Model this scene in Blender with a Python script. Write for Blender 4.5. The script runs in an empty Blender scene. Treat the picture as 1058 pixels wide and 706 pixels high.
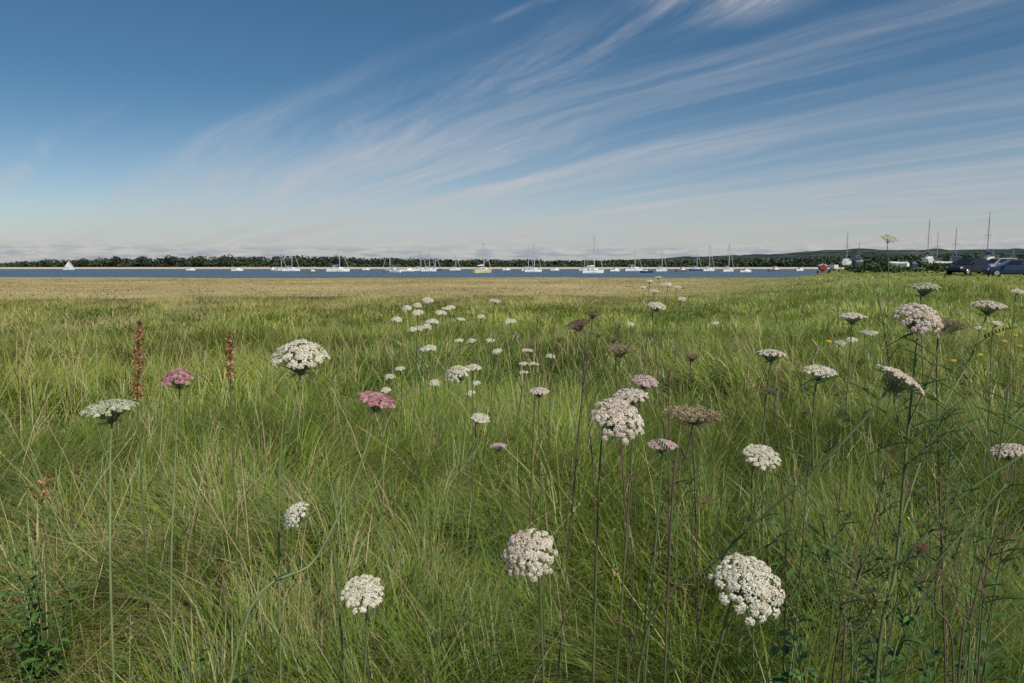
import bpy, math, random
import numpy as np
from mathutils import Vector, Quaternion
random.seed(11); rng = np.random.default_rng(11)
scene = bpy.context.scene; C = scene.collection
PI = math.pi
# ------------------------------------------------------------------ camera
CAMZ = 1.2; F = 764.0; PITCH = math.atan(78/764)
cam_d = bpy.data.cameras.new('camera'); cam = bpy.data.objects.new('camera', cam_d); C.objects.link(cam)
cam.location = (0, 0, CAMZ); cam.rotation_euler = (PI/2-PITCH, 0, 0)
cam_d.lens = 26; cam_d.sensor_width = 36; cam_d.clip_start = 0.05; cam_d.clip_end = 20000
scene.camera = cam
FW = Vector((0, math.cos(PITCH), -math.sin(PITCH))); UP = Vector((0, math.sin(PITCH), math.cos(PITCH)))
def P(u, v, d): return Vector((0, 0, CAMZ)) + d*(FW + (u-529)/F*Vector((1, 0, 0)) + (353-v)/F*UP)
# ------------------------------------------------------------------ light
SUN_EL = math.radians(48); sd = Vector((0.62, -0.78, 0)).normalized()
sunv = Vector((sd.x*math.cos(SUN_EL), sd.y*math.cos(SUN_EL), math.sin(SUN_EL)))
sl = bpy.data.lights.new('sun', 'SUN'); sl.energy = 4.8; sl.angle = math.radians(0.5); sl.color = (1, 0.94, 0.83)
so = bpy.data.objects.new('sun', sl); C.objects.link(so); so.rotation_euler = sunv.to_track_quat('Z', 'Y').to_euler()
scene.view_settings.view_transform = 'Standard'; scene.view_settings.look = 'None'; scene.view_settings.exposure = 0
# ------------------------------------------------------------------ world
w = bpy.data.worlds.new('World'); scene.world = w; w.use_nodes = True
nt = w.node_tree; N = nt.nodes; L = nt.links
bg = N['Background']; bg.inputs['Strength'].default_value = 0.085
def link(sock, v):
    if isinstance(v, (int, float)): sock.default_value = v
    elif isinstance(v, tuple): sock.default_value = v
    else: L.new(v, sock)
def M(op, a, b=0.0, c=0.0):
    n = N.new('ShaderNodeMath'); n.operation = op; link(n.inputs[0], a); link(n.inputs[1], b); link(n.inputs[2], c); return n.outputs[0]
def SM(v, a, b):
    n = N.new('ShaderNodeMapRange'); n.interpolation_type = 'SMOOTHSTEP'; link(n.inputs[0], v)
    n.inputs[1].default_value = a; n.inputs[2].default_value = b; return n.outputs[0]
def VEC(x, y, z=0.0):
    n = N.new('ShaderNodeCombineXYZ'); link(n.inputs[0], x); link(n.inputs[1], y); link(n.inputs[2], z); return n.outputs[0]
def NOISE(v, s, det, rough, dist=0.0):
    n = N.new('ShaderNodeTexNoise'); L.new(v, n.inputs['Vector']); n.inputs['Scale'].default_value = s
    n.inputs['Detail'].default_value = det; n.inputs['Roughness'].default_value = rough; n.inputs['Distortion'].default_value = dist; return n.outputs[0]
def MIX(f, a, b, mode='MIX'):
    n = N.new('ShaderNodeMix'); n.data_type = 'RGBA'; n.blend_type = mode; link(n.inputs[0], f); link(n.inputs[6], a); link(n.inputs[7], b); return n.outputs[2]
sky = N.new('ShaderNodeTexSky'); sky.sky_type = 'NISHITA'; sky.sun_disc = False
sky.sun_elevation = SUN_EL; sky.sun_rotation = math.atan2(sd.x, sd.y) % (2*PI)
sky.air_density = 1.0; sky.dust_density = 0.5; sky.ozone_density = 1.5
tc = N.new('ShaderNodeTexCoord'); sep = N.new('ShaderNodeSeparateXYZ'); L.new(tc.outputs['Generated'], sep.inputs[0])
x, y, z = sep.outputs
zc = M('ADD', M('MAXIMUM', z, 0.0), 0.10)
X = M('DIVIDE', x, zc); Y = M('DIVIDE', y, zc)
al = M('ADD', M('MULTIPLY', X, -0.66), M('MULTIPLY', Y, 0.75)); ac = M('ADD', M('MULTIPLY', X, 0.75), M('MULTIPLY', Y, 0.66))
tt = M('SUBTRACT', ac, M('SUBTRACT', 1.74, M('MULTIPLY', al, 0.122)))      # distance inside the leading edge of the cirrus deck
warp = M('SUBTRACT', NOISE(VEC(M('MULTIPLY', al, 0.30), M('MULTIPLY', ac, 0.45), 3.0), 1.0, 4, 0.5), 0.5)
ac2 = M('ADD', ac, M('MULTIPLY', warp, 0.9)); t2 = M('ADD', tt, M('MULTIPLY', warp, 0.6))
f1 = NOISE(VEC(M('MULTIPLY', al, 0.17), M('MULTIPLY', ac2, 2.8), 1.3), 1.0, 13, 0.66, 0.2)
ar = M('ADD', M('MULTIPLY', ac2, 0.95), M('MULTIPLY', al, -0.30)); br_ = M('ADD', M('MULTIPLY', al, 0.95), M('MULTIPLY', ac, 0.30))
f2 = NOISE(VEC(M('MULTIPLY', br_, 0.42), M('MULTIPLY', ar, 2.9), 5.0), 1.0, 13, 0.70, 0.6)
big = NOISE(VEC(M('MULTIPLY', al, 0.28), M('MULTIPLY', ac, 0.60), 7.7), 1.0, 4, 0.5, 0.4)
big2 = NOISE(VEC(M('MULTIPLY', al, 0.50), M('MULTIPLY', ac, 0.65), 12.1), 1.0, 5, 0.55, 0.6)
deck = SM(t2, -0.10, 0.75); low = SM(z, 0.27, 0.03)
c1 = M('MULTIPLY', M('MULTIPLY', SM(f1, 0.36, 0.82), M('ADD', 0.35, M('MULTIPLY', SM(big, 0.35, 0.7), 0.65))), deck)
c2 = M('MULTIPLY', M('MULTIPLY', SM(f2, 0.46, 0.82), SM(big2, 0.40, 0.64)), SM(t2, -0.1, 0.4))
veil = M('MULTIPLY', M('MULTIPLY', low, SM(t2, -0.5, 0.9)), M('ADD', 0.16, M('MULTIPLY', SM(f1, 0.25, 0.8), 0.50)))
pd = M('SQRT', M('ADD', M('POWER', M('SUBTRACT', X, 0.62), 2.0), M('POWER', M('SUBTRACT', Y, 2.12), 2.0)))
puff = M('MULTIPLY', SM(pd, 0.34, 0.02), SM(f2, 0.38, 0.68))
edge = M('MULTIPLY', SM(M('ABSOLUTE', M('ADD', tt, M('MULTIPLY', warp, 0.10))), 0.035, 0.0), M('MULTIPLY', SM(f2, 0.36, 0.62), SM(al, 2.1, 1.45)))
brim = M('MULTIPLY', M('MULTIPLY', SM(t2, -0.06, 0.06), SM(t2, 0.45, 0.06)), M('MULTIPLY', SM(f1, 0.34, 0.75), SM(al, 1.6, 3.6)))
trail = M('MULTIPLY', SM(M('ABSOLUTE', M('SUBTRACT', t2, -0.50)), 0.10, 0.0), M('MULTIPLY', SM(f2, 0.40, 0.7), SM(al, 2.8, 4.8)))
cov = M('ADD', M('ADD', M('MULTIPLY', c1, 0.62), M('MULTIPLY', c2, 0.46)), M('ADD', veil, M('MULTIPLY', puff, 0.85)))
cov = M('ADD', cov, M('ADD', M('MULTIPLY', edge, 0.48), M('ADD', M('MULTIPLY', brim, 0.30), M('MULTIPLY', trail, 0.42))))
cov = M('MINIMUM', cov, 0.86)
tint = MIX(SM(z, 0.0, 0.24), (0.96, 0.98, 1.06, 1), (0.41, 0.66, 0.80, 1))
skc = MIX(1.0, sky.outputs[0], tint, 'MULTIPLY')
cloudc = MIX(SM(z, 0.0, 0.16), (5.9, 5.75, 5.65, 1), (6.3, 6.4, 6.7, 1))
col = MIX(cov, skc, cloudc)
hz = M('MULTIPLY', SM(z, 0.09, 0.0), 0.45); col = MIX(hz, col, (5.0, 5.3, 5.7, 1))
cum = NOISE(VEC(M('MULTIPLY', M('DIVIDE', x, y), 26.0), M('MULTIPLY', z, 130.0), 2.0), 1.0, 7, 0.58)
cumf = M('MULTIPLY', SM(cum, 0.46, 0.60), M('MULTIPLY', SM(z, 0.042, 0.020), SM(z, 0.003, 0.012)))
col = MIX(M('MULTIPLY', cumf, 0.55), col, (6.7, 6.6, 6.6, 1))
und = NOISE(VEC(M('MULTIPLY', M('DIVIDE', x, y), 20.0), M('MULTIPLY', z, 150.0), 9.0), 1.0, 6, 0.55)
undf = M('MULTIPLY', SM(und, 0.44, 0.60), M('MULTIPLY', SM(z, 0.032, 0.014), SM(z, 0.001, 0.007)))
col = MIX(M('MULTIPLY', undf, 0.7), col, (3.4, 3.9, 4.7, 1))
L.new(col, bg.inputs['Color'])
# ------------------------------------------------------------------ materials
def mat(name, colr=(.5, .5, .5), rough=0.6, attr=False, transl=0.0, noise=0.0, nscale=8.0, spec=0.3, metal=0.0):
    m = bpy.data.materials.new(name); m.use_nodes = True; t = m.node_tree; b = t.nodes['Principled BSDF']
    b.inputs['Roughness'].default_value = rough; b.inputs['Specular IOR Level'].default_value = spec; b.inputs['Metallic'].default_value = metal
    if attr:
        a = t.nodes.new('ShaderNodeAttribute'); a.attribute_name = 'Col'; out = a.outputs['Color']
    else:
        a = t.nodes.new('ShaderNodeRGB'); a.outputs[0].default_value = (*colr, 1); out = a.outputs[0]
    if noise > 0:
        tcn = t.nodes.new('ShaderNodeTexCoord')
        nn = t.nodes.new('ShaderNodeTexNoise'); nn.inputs['Scale'].default_value = nscale; nn.inputs['Detail'].default_value = 6
        t.links.new(tcn.outputs['Object'], nn.inputs['Vector'])
        mr = t.nodes.new('ShaderNodeMapRange'); mr.inputs[1].default_value = 0.3; mr.inputs[2].default_value = 0.7
        mr.inputs[3].default_value = 1-noise; mr.inputs[4].default_value = 1+noise
        t.links.new(nn.outputs[0], mr.inputs[0])
        mx = t.nodes.new('ShaderNodeMix'); mx.data_type = 'RGBA'; mx.blend_type = 'MULTIPLY'; mx.inputs[0].default_value = 1
        t.links.new(out, mx.inputs[6]); t.links.new(mr.outputs[0], mx.inputs[7]); out = mx.outputs[2]
    t.links.new(out, b.inputs['Base Color'])
    if transl > 0:
        tr = t.nodes.new('ShaderNodeBsdfTranslucent'); t.links.new(out, tr.inputs[0])
        ms = t.nodes.new('ShaderNodeMixShader'); ms.inputs[0].default_value = transl
        t.links.new(b.outputs[0], ms.inputs[1]); t.links.new(tr.outputs[0], ms.inputs[2])
        t.links.new(ms.outputs[0], t.nodes['Material Output'].inputs[0])
    return m
MG = mat('grass', attr=True, rough=0.42, transl=0.38, spec=0.35)
MPET = mat('petal', attr=True, rough=0.7, transl=0.25, noise=0.06, nscale=30, spec=0.1)
MSTEM = mat('stem', (0.105, 0.135, 0.05), 0.6, noise=0.25, nscale=25)
MSTEMP = mat('pale_stem', (0.15, 0.19, 0.075), 0.6, noise=0.25, nscale=25)
MSTEMB = mat('dry_stem', (0.105, 0.078, 0.048), 0.7, noise=0.25, nscale=25)
MRAY = mat('ray', (0.24, 0.28, 0.14), 0.6, noise=0.15, nscale=30)
MRAYB = mat('dry_ray', (0.27, 0.22, 0.13), 0.7, noise=0.2, nscale=30)
MLEAF = mat('leaf', attr=True, rough=0.5, transl=0.25, noise=0.15, nscale=40)
MSEED = mat('seed', attr=True, rough=0.7, transl=0.15, noise=0.2, nscale=60)
MTREE = mat('tree_leaf', attr=True, rough=0.8, spec=0.05, noise=0.25, nscale=0.5)
MBARK = mat('bark', (0.07, 0.055, 0.04), 0.9, noise=0.3, nscale=3)
MGROUND = mat('ground', attr=True, rough=0.95, noise=0.2, nscale=0.4, spec=0.05)
MHILL = mat('hill', attr=True, rough=1.0, noise=0.4, nscale=0.03, spec=0.0)
MHW = mat('white_hull', (0.78, 0.78, 0.76), 0.3, noise=0.05, nscale=1.5, spec=0.5)
MHC = mat('cream_hull', (0.70, 0.60, 0.38), 0.35, noise=0.05, nscale=1.5, spec=0.5)
MHN = mat('navy_hull', (0.03, 0.05, 0.12), 0.3, noise=0.1, nscale=1.5, spec=0.5)
MHR = mat('red_hull', (0.32, 0.05, 0.04), 0.4, noise=0.1, nscale=1.5, spec=0.4)
MHG = mat('grey_hull', (0.12, 0.13, 0.14), 0.4, noise=0.1, nscale=1.5, spec=0.4)
MANTI = mat('antifoul', (0.05, 0.07, 0.16), 0.6, noise=0.2, nscale=2)
MDECK = mat('deck', (0.62, 0.60, 0.55), 0.6, noise=0.1, nscale=3)
MWIN = mat('dark_glass', (0.015, 0.018, 0.022), 0.08, noise=0.05, nscale=2, spec=0.6)
MALU = mat('mast_alloy', (0.66, 0.66, 0.66), 0.35, noise=0.06, nscale=2, metal=0.1)
MALD = mat('dark_mast', (0.30, 0.30, 0.31), 0.4, noise=0.06, nscale=2, metal=0.2)
MSAILC = mat('sail_cover', (0.05, 0.09, 0.22), 0.8, noise=0.15, nscale=4)
MSAIL = mat('sailcloth', (0.8, 0.79, 0.75), 0.7, noise=0.05, nscale=1, transl=0.2)
MWIRE = mat('wire', (0.3, 0.3, 0.31), 0.4, noise=0.05, nscale=5, metal=0.5)
MTYRE = mat('tyre', (0.02, 0.02, 0.02), 0.9, noise=0.2, nscale=20)
MRIM = mat('rim', (0.5, 0.5, 0.52), 0.3, noise=0.05, nscale=10, metal=0.7)
MCARD = mat('dark_paint', (0.016, 0.017, 0.02), 0.35, noise=0.05, nscale=3, spec=0.35)
MCARB = mat('blue_paint', (0.018, 0.035, 0.085), 0.35, noise=0.05, nscale=3, spec=0.35)
MCARS = mat('silver_paint', (0.30, 0.31, 0.33), 0.3, noise=0.05, nscale=3, spec=0.5, metal=0.3)
MLAMP = mat('headlamp', (0.7, 0.7, 0.7), 0.1, noise=0.05, nscale=10, spec=0.7)
MTAIL = mat('tail_lamp', (0.3, 0.01, 0.01), 0.2, noise=0.05, nscale=10, spec=0.6)
# ------------------------------------------------------------------ mesh helpers
class MB:
    def __init__(s): s.v = []; s.f = []; s.c = []
    def add(s, vs, fs, col=(1, 1, 1)):
        o = len(s.v); s.v += [tuple(p) for p in vs]; s.f += [tuple(i+o for i in q) for q in fs]; s.c += [col]*len(vs)
    def tube(s, pts, rad, n=5, col=(1, 1, 1), cap=True):
        pts = [Vector(p) for p in pts]; k = len(pts)
        if isinstance(rad, (int, float)): rad = [rad]*k
        d0 = (pts[1]-pts[0]).normalized(); ref = Vector((1, 0, 0)) if abs(d0.x) < .8 else Vector((0, 1, 0))
        vs = []; fs = []
        for i, p in enumerate(pts):
            d = (pts[min(i+1, k-1)]-pts[max(i-1, 0)]).normalized()
            a = (ref - d*ref.dot(d)).normalized(); b = d.cross(a); ref = a
            for j in range(n):
                t = 2*PI*j/n; vs.append(p + (a*math.cos(t)+b*math.sin(t))*rad[i])
        for i in range(k-1):
            for j in range(n):
                fs.append((i*n+j, i*n+(j+1) % n, (i+1)*n+(j+1) % n, (i+1)*n+j))
        if cap: fs.append(tuple(range(n-1, -1, -1))); fs.append(tuple((k-1)*n+j for j in range(n)))
        s.add(vs, fs, col)
    def box(s, c, d, col=(1, 1, 1)):
        x, y, z = c; a, b, e = d[0]/2, d[1]/2, d[2]/2
        vs = [(x+i*a, y+j*b, z+k*e) for i in (-1, 1) for j in (-1, 1) for k in (-1, 1)]
        s.add(vs, [(0, 1, 3, 2), (4, 6, 7, 5), (0, 4, 5, 1), (2, 3, 7, 6), (0, 2, 6, 4), (1, 5, 7, 3)], col)
    def loft(s, rings, col=(1, 1, 1), closed=True, cap=True):
        n = len(rings[0]); vs = [p for r in rings for p in r]; fs = []
        for i in range(len(rings)-1):
            for j in range(n if closed else n-1):
                fs.append((i*n+j, i*n+(j+1) % n, (i+1)*n+(j+1) % n, (i+1)*n+j))
        if cap: fs.append(tuple(range(n-1, -1, -1))); fs.append(tuple((len(rings)-1)*n+j for j in range(n)))
        s.add(vs, fs, col)
    def mesh(s, name, m, smooth=False):
        me = bpy.data.meshes.new(name); me.from_pydata(s.v, [], s.f); me.materials.append(m)
        a = me.color_attributes.new('Col', 'FLOAT_COLOR', 'POINT')
        a.data.foreach_set('color', np.array([(*q[:3], 1) for q in s.c], dtype=np.float32).ravel())
        if smooth: me.polygons.foreach_set('use_smooth', [True]*len(me.polygons))
        me.update(); return me
    def build(s, name, m, parent=None, smooth=False): return ob(name, s.mesh(name, m, smooth), parent)
def ob(name, me, parent=None):
    o = bpy.data.objects.new(name, me); C.objects.link(o)
    if parent: o.parent = parent
    return o
def tag(o, label=None, cat=None, group=None, kind=None):
    if label: o['label'] = label
    if cat: o['category'] = cat
    if group: o['group'] = group
    if kind: o['kind'] = kind
    return o
def thing(name, loc, label, cat, group=None, rz=0):
    o = bpy.data.objects.new(name, None); C.objects.link(o); o.location = loc; o.rotation_euler = (0, 0, rz); o.empty_display_size = .1
    return tag(o, label, cat, group)
# ------------------------------------------------------------------ terrain
def smooth(v, a, b):
    t = np.clip((v-a)/(b-a), 0, 1); return t*t*(3-2*t)
_w = {}
def nz(x, y, s, seed):
    if seed not in _w:
        r = np.random.default_rng(seed); _w[seed] = (r.uniform(0, 2*PI, 7), r.uniform(0, 2*PI, 7), r.uniform(.6, 1.9, 7))
    a, ph, k = _w[seed]; o = 0
    for i in range(7): o = o + np.sin((x*np.cos(a[i])+y*np.sin(a[i]))*k[i]/s*2.5+ph[i])
    return o/3.2
def rmask(x, y): return smooth(x-0.42*y, -8, 5)*smooth(y, 12, 46)*(1-smooth(y, 205, 260))
TY = [-50, 8, 20, 38, 100, 131, 138, 150, 520, 540, 554, 700, 1500, 6000, 20000]; TZ = [0, 0, -.2, -.5, -.75, -.84, -1.05, -2, -2, -1.05, .25, 1.2, 4, 8, 8]
def gz(x, y):
    x = np.asarray(x, float); y = np.asarray(y, float)
    sh = nz(x, y*0+3, 30, 91)*7.0*smooth(y, 60, 130)*(1-smooth(y, 160, 400))
    b = np.interp(y+sh, TY, TZ)
    m = rmask(x, y)
    zz = b*(1-m) + (0.38+0.10*nz(x, y, 9, 5)+.07*nz(x, y, 3, 6))*m
    return zz + 0.03*nz(x, y, 2.5, 3)*(1-smooth(y, 60, 120))
def gz1(x, y): return float(gz(x, y))
rows = np.concatenate([np.linspace(-8, 10, 46), np.linspace(10.7, 60, 70), np.linspace(61, 120, 45), np.linspace(121, 155, 50), np.linspace(165, 515, 30), np.linspace(520, 560, 30), np.linspace(570, 700, 14), np.geomspace(740, 9000, 24)])
cs = np.linspace(-1, 1, 150)
YY, CC = np.meshgrid(rows, cs, indexing='ij'); XX = CC*(9+1.4*np.maximum(YY, 0)); ZZ = gz(XX, YY)
def straw_mix(x, y):
    q = x/(y+1); return smooth(y+7*nz(x, y, 7, 21)+4*nz(x, y, 2.5, 28)+5*smooth(-q, .1, .6)-9*smooth(q, .02, .4), 10, 50)*(1-.5*smooth(q, .05, .40))*(1-.8*rmask(x, y))
def gcol(x, y):
    st = straw_mix(x, y)
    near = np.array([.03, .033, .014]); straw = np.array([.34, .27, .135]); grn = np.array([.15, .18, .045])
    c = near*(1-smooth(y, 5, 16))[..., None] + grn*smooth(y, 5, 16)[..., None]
    st = np.clip(st+.10*nz(x, y, 5, 22)*smooth(y, 20, 40), 0, 1)
    c = c*(1-st[..., None]) + (straw*(1+.14*nz(x, y, 13, 27))[..., None])*st[..., None]
    mud = smooth(y, 131, 137)*(1-smooth(y, 400, 500))*(1-rmask(x, y)); c = c*(1-mud[..., None])+np.array([.12, .10, .075])*mud[..., None]
    sand = smooth(y, 500, 538)*(1-smooth(y, 556, 575)); c = c*(1-sand[..., None])+np.array([.46, .40, .30])*sand[..., None]
    fld = smooth(y, 556, 575); ff = np.clip(.5+nz(x, y, 120, 24), 0, 1)
    fc = np.array([.07, .10, .04])*(1-ff[..., None])+np.array([.30, .26, .14])*ff[..., None]
    return c*(1-fld[..., None])+fc*fld[..., None]
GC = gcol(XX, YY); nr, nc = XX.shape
def np_mesh(name, V, Fq, Cc, m, k):
    me = bpy.data.meshes.new(name); nv = len(V); nf = len(Fq)
    me.vertices.add(nv); me.vertices.foreach_set('co', V.astype(np.float32).ravel())
    me.loops.add(nf*k); me.loops.foreach_set('vertex_index', Fq.astype(np.int32).ravel())
    me.polygons.add(nf); me.polygons.foreach_set('loop_start', np.arange(0, nf*k, k, dtype=np.int32))
    a = me.color_attributes.new('Col', 'FLOAT_COLOR', 'POINT')
    a.data.foreach_set('color', np.concatenate([Cc, np.ones((nv, 1))], 1).astype(np.float32).ravel())
    me.materials.append(m); me.update(calc_edges=True); me.validate(); return me
idx = np.arange(nr*nc).reshape(nr, nc)
Fq = np.stack([idx[:-1, :-1], idx[:-1, 1:], idx[1:, 1:], idx[1:, :-1]], -1).reshape(-1, 4)
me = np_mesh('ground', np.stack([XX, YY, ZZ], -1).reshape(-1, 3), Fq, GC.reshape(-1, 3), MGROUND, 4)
me.polygons.foreach_set('use_smooth', [True]*len(me.polygons))
tag(ob('ground', me), kind='structure')
# water
WZ = -0.95
mw = bpy.data.materials.new('water'); mw.use_nodes = True; t = mw.node_tree; b = t.nodes['Principled BSDF']
b.inputs['Roughness'].default_value = 0.35; b.inputs['IOR'].default_value = 1.33; b.inputs['Specular IOR Level'].default_value = 0.30
tcn = t.nodes.new('ShaderNodeTexCoord'); n1 = t.nodes.new('ShaderNodeTexNoise'); n1.inputs['Scale'].default_value = 0.9; n1.inputs['Detail'].default_value = 5
t.links.new(tcn.outputs['Object'], n1.inputs['Vector']); bp = t.nodes.new('ShaderNodeBump'); bp.inputs['Strength'].default_value = 1.0; bp.inputs['Distance'].default_value = 0.5
mpw = t.nodes.new('ShaderNodeMapping'); mpw.inputs['Scale'].default_value = (.012, .05, 1); n2 = t.nodes.new('ShaderNodeTexNoise'); n2.inputs['Detail'].default_value = 4
t.links.new(tcn.outputs['Object'], mpw.inputs[0]); t.links.new(mpw.outputs[0], n2.inputs['Vector'])
cr_ = t.nodes.new('ShaderNodeValToRGB'); cr_.color_ramp.elements[0].position = .35; cr_.color_ramp.elements[1].position = .65
cr_.color_ramp.elements[0].color = (.04, .075, .12, 1); cr_.color_ramp.elements[1].color = (.075, .11, .145, 1); t.links.new(n2.outputs[0], cr_.inputs[0]); t.links.new(cr_.outputs[0], b.inputs['Base Color'])
t.links.new(n1.outputs[0], bp.inputs['Height']); t.links.new(bp.outputs[0], b.inputs['Normal'])
mb = MB(); mb.add([(-4000, 100, WZ), (4000, 100, WZ), (4000, 900, WZ), (-4000, 900, WZ)], [(0, 1, 2, 3)]); tag(mb.build('water', mw), kind='structure')
# hills
hx = np.linspace(-4000, 4000, 420); hy = np.linspace(1700, 3600, 24); HX, HY = np.meshgrid(hx, hy)
prof = np.interp(HX/2500, [-1.4, -.7, -.3, 0, .12, .24, .34, .42, .50, .58, .7, .9, 1.5], [6, 8, 14, 12, 18, 30, 40, 50, 56, 52, 58, 48, 30])
HZ = prof*np.sin(np.clip((HY-1700)/1900, 0, 1)*PI)**.8*(1+.08*nz(HX, HY, 260, 41)) + (3.5*nz(HX, HY, 70, 42)+2.5*nz(HX, HY, 26, 44))*np.clip(prof/40, 0, 1)
pt = np.clip(.05+.8*nz(HX, HY, 150, 43), 0, .8)[..., None]
HC = np.array([.030, .046, .046])*(1-pt)+np.array([.085, .095, .065])*pt  # wood and field colours with bluish distance haze mixed in
ii = np.arange(HX.size).reshape(HX.shape); Fh = np.stack([ii[:-1, :-1], ii[:-1, 1:], ii[1:, 1:], ii[1:, :-1]], -1).reshape(-1, 4)
me = np_mesh('hills', np.stack([HX, HY, HZ], -1).reshape(-1, 3), Fh, HC.reshape(-1, 3), MHILL, 4); tag(ob('hills', me), kind='structure')
# ------------------------------------------------------------------ grass
allV = []; allF = []; allC = []; voff = 0
def blades(n, r0, r1, az, l0, l1, wid, segs, far=0):
    global voff
    r = np.sqrt(rng.random(n)*(r1*r1-r0*r0)+r0*r0); a = rng.uniform(-az, az, n)
    x = r*np.sin(a); y = -0.6+r*np.cos(a)
    g = np.where(r < 3, .18, np.where(r < 6.5, .26, np.where(r < 14, .45, 1.1)))
    ca, sa = math.cos(.55), math.sin(.55); xr, yr = x*ca-y*sa+.1*np.sin(y*3), x*sa+y*ca+.1*np.sin(x*4)
    ix, iy = np.floor(xr/g), np.floor(yr/g)
    h1 = np.sin(ix*127.1+iy*311.7)*43758.5453; h1 -= np.floor(h1); h2 = np.sin(ix*269.5+iy*183.3)*43758.5453; h2 -= np.floor(h2); h3 = np.sin(ix*419.2+iy*371.9)*43758.5453; h3 -= np.floor(h3)
    gx, gy = (ix+.1+.8*h1)*g, (iy+.1+.8*h2)*g; cx, cy = gx*ca+gy*sa, -gx*sa+gy*ca
    kk = rng.random(n)**.8*np.where(r < 15, .80, np.where(r < 30, .4, 0)); x = x+(cx-x)*kk; y = y+(cy-y)*kk
    z = gz(x, y)
    gap = nz(x, y, .30+.03*np.hypot(x, y), 38)*.6+(h3-.5)*.9-.35*np.exp(-(((x+.1)/.55)**2+((y-1.3)/.6)**2))
    keep = (z > WZ+.02) & ((rng.random(n) < .28+.72*smooth(gap, -.55, .10)) | (r > 20))
    x, y, z, cx, cy, h3, h1, gap = [q[keep] for q in (x, y, z, cx, cy, h3, h1, gap)]; n = len(x)
    m = rmask(x, y)
    patch = nz(x, y, 1.1+.05*np.hypot(x, y), 31); patch2 = nz(x, y, .35+.03*np.hypot(x, y), 32)
    ln = rng.uniform(l0, l1, n)*(1+.20*patch+.15*patch2+.30*(h3-.5))*(1+((.7+.4*h3)*m if far else 0))
    az_ = rng.uniform(0, 2*PI, n); fl = .4+1.0*PI*nz(x, y, 1.3+.04*np.hypot(x, y), 33)
    q = rng.random(n); out = np.arctan2(y-cy, x-cx)
    az_ = np.where(q < .34, out+rng.normal(0, .5, n), np.where(q < .86, fl+(h1-.5)*1.8+rng.normal(0, .35, n), az_))
    bend = np.clip(rng.normal(.72, .28, n)+.16*patch2, .05, 1.4)
    lie = rng.random(n) < (.20+.18*smooth(-x, .1, 1.0)*(1-smooth(y, 3, 6))); bend = np.where(lie, rng.uniform(1.1, 1.75, n), bend)
    hx_, hy_ = np.cos(az_), np.sin(az_)
    tw = az_+PI/2+rng.normal(0, .5, n); sx, sy = np.cos(tw), np.sin(tw)
    ww = wid*rng.uniform(.45, 1.2, n)*np.where(rng.random(n) < .08, 1.8, 1)
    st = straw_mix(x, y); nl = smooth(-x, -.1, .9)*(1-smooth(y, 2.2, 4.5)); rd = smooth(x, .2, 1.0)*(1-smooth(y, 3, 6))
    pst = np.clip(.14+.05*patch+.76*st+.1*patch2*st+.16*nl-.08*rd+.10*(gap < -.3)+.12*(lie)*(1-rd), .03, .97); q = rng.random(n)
    g1 = np.array([.110, .205, .020]); g2 = np.array([.265, .340, .042]); gb = np.array([.155, .245, .09]); s1 = np.array([.50, .41, .21]); s2 = np.array([.28, .195, .10])
    u = np.clip(rng.random(n)*.7+.3*h3, 0, 1)[:, None]; c = g1*(1-u)+g2*u
    bl = (rng.random(n) < .12+.14*nl)[:, None]; c = np.where(bl, gb*(.8+.5*u), c)
    stm = (q < pst)[:, None]; br = (rng.random(n) < .25*(1-.7*st))[:, None]
    c = np.where(stm, np.where(br, s2, s1*(.75+.35*u)*(1-.16*st[:, None])), c)
    ylw = np.clip(.55+.5*nz(x, y, 3+.1*np.hypot(x, y), 36)+.25*smooth(-x, 0, 3), 0, 1)[:, None]*smooth(y, 2.5, 8)[:, None]
    c = c*(1-.45*ylw)+np.array([.33, .335, .075])*.45*ylw
    c = c*(1+.16*patch[:, None])*(1-.32*rd[:, None])  # patch variation, plus shade at the near right painted as darker blades
    ts = np.linspace(0, 1, segs+1); V = []; CO = []
    for i, t_ in enumerate(ts):
        h = ln*(t_-np.clip(bend, 0, 1.6)*.42*t_*t_); o = ln*bend*t_*t_*.75+ln*.12*t_
        px, py, pz = x+hx_*o, y+hy_*o, z+np.maximum(h, .01*t_)
        wd = ww*(1-.55*t_*t_)*.5*(1 if i else .8)
        if i < segs:
            V += [np.stack([px-sx*wd, py-sy*wd, pz], -1), np.stack([px+sx*wd, py+sy*wd, pz], -1)]; CO += [c, c]
        else: V += [np.stack([px, py, pz], -1)]; CO += [c*.80+np.array([.40, .34, .15])*.20]
    nvb = 2*segs+1; V = np.stack(V, 1).reshape(-1, 3); CO = np.stack(CO, 1).reshape(-1, 3)
    tri = []
    for i in range(segs-1): tri += [(2*i, 2*i+1, 2*i+3), (2*i, 2*i+3, 2*i+2)]
    tri.append((2*segs-2, 2*segs-1, 2*segs))
    Ft = (np.arange(n)[:, None, None]*nvb+np.array(tri)[None]).reshape(-1, 3)+voff
    voff += len(V); allV.append(V); allF.append(Ft); allC.append(CO)
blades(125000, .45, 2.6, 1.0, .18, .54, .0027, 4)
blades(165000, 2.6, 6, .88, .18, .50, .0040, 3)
blades(130000, 6, 14, .82, .20, .44, .0090, 3)
blades(95000, 14, 42, .80, .14, .34, .025, 2, 1)
blades(50000, 42, 136, .78, .04, .12, .09, 2, 2)
me = np_mesh('grass', np.concatenate(allV), np.concatenate(allF), np.concatenate(allC), MG, 3)
tag(ob('grass', me), 'long green and straw coloured meadow grass covering the whole foreground', 'grass', kind='stuff')
mb = MB()
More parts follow.
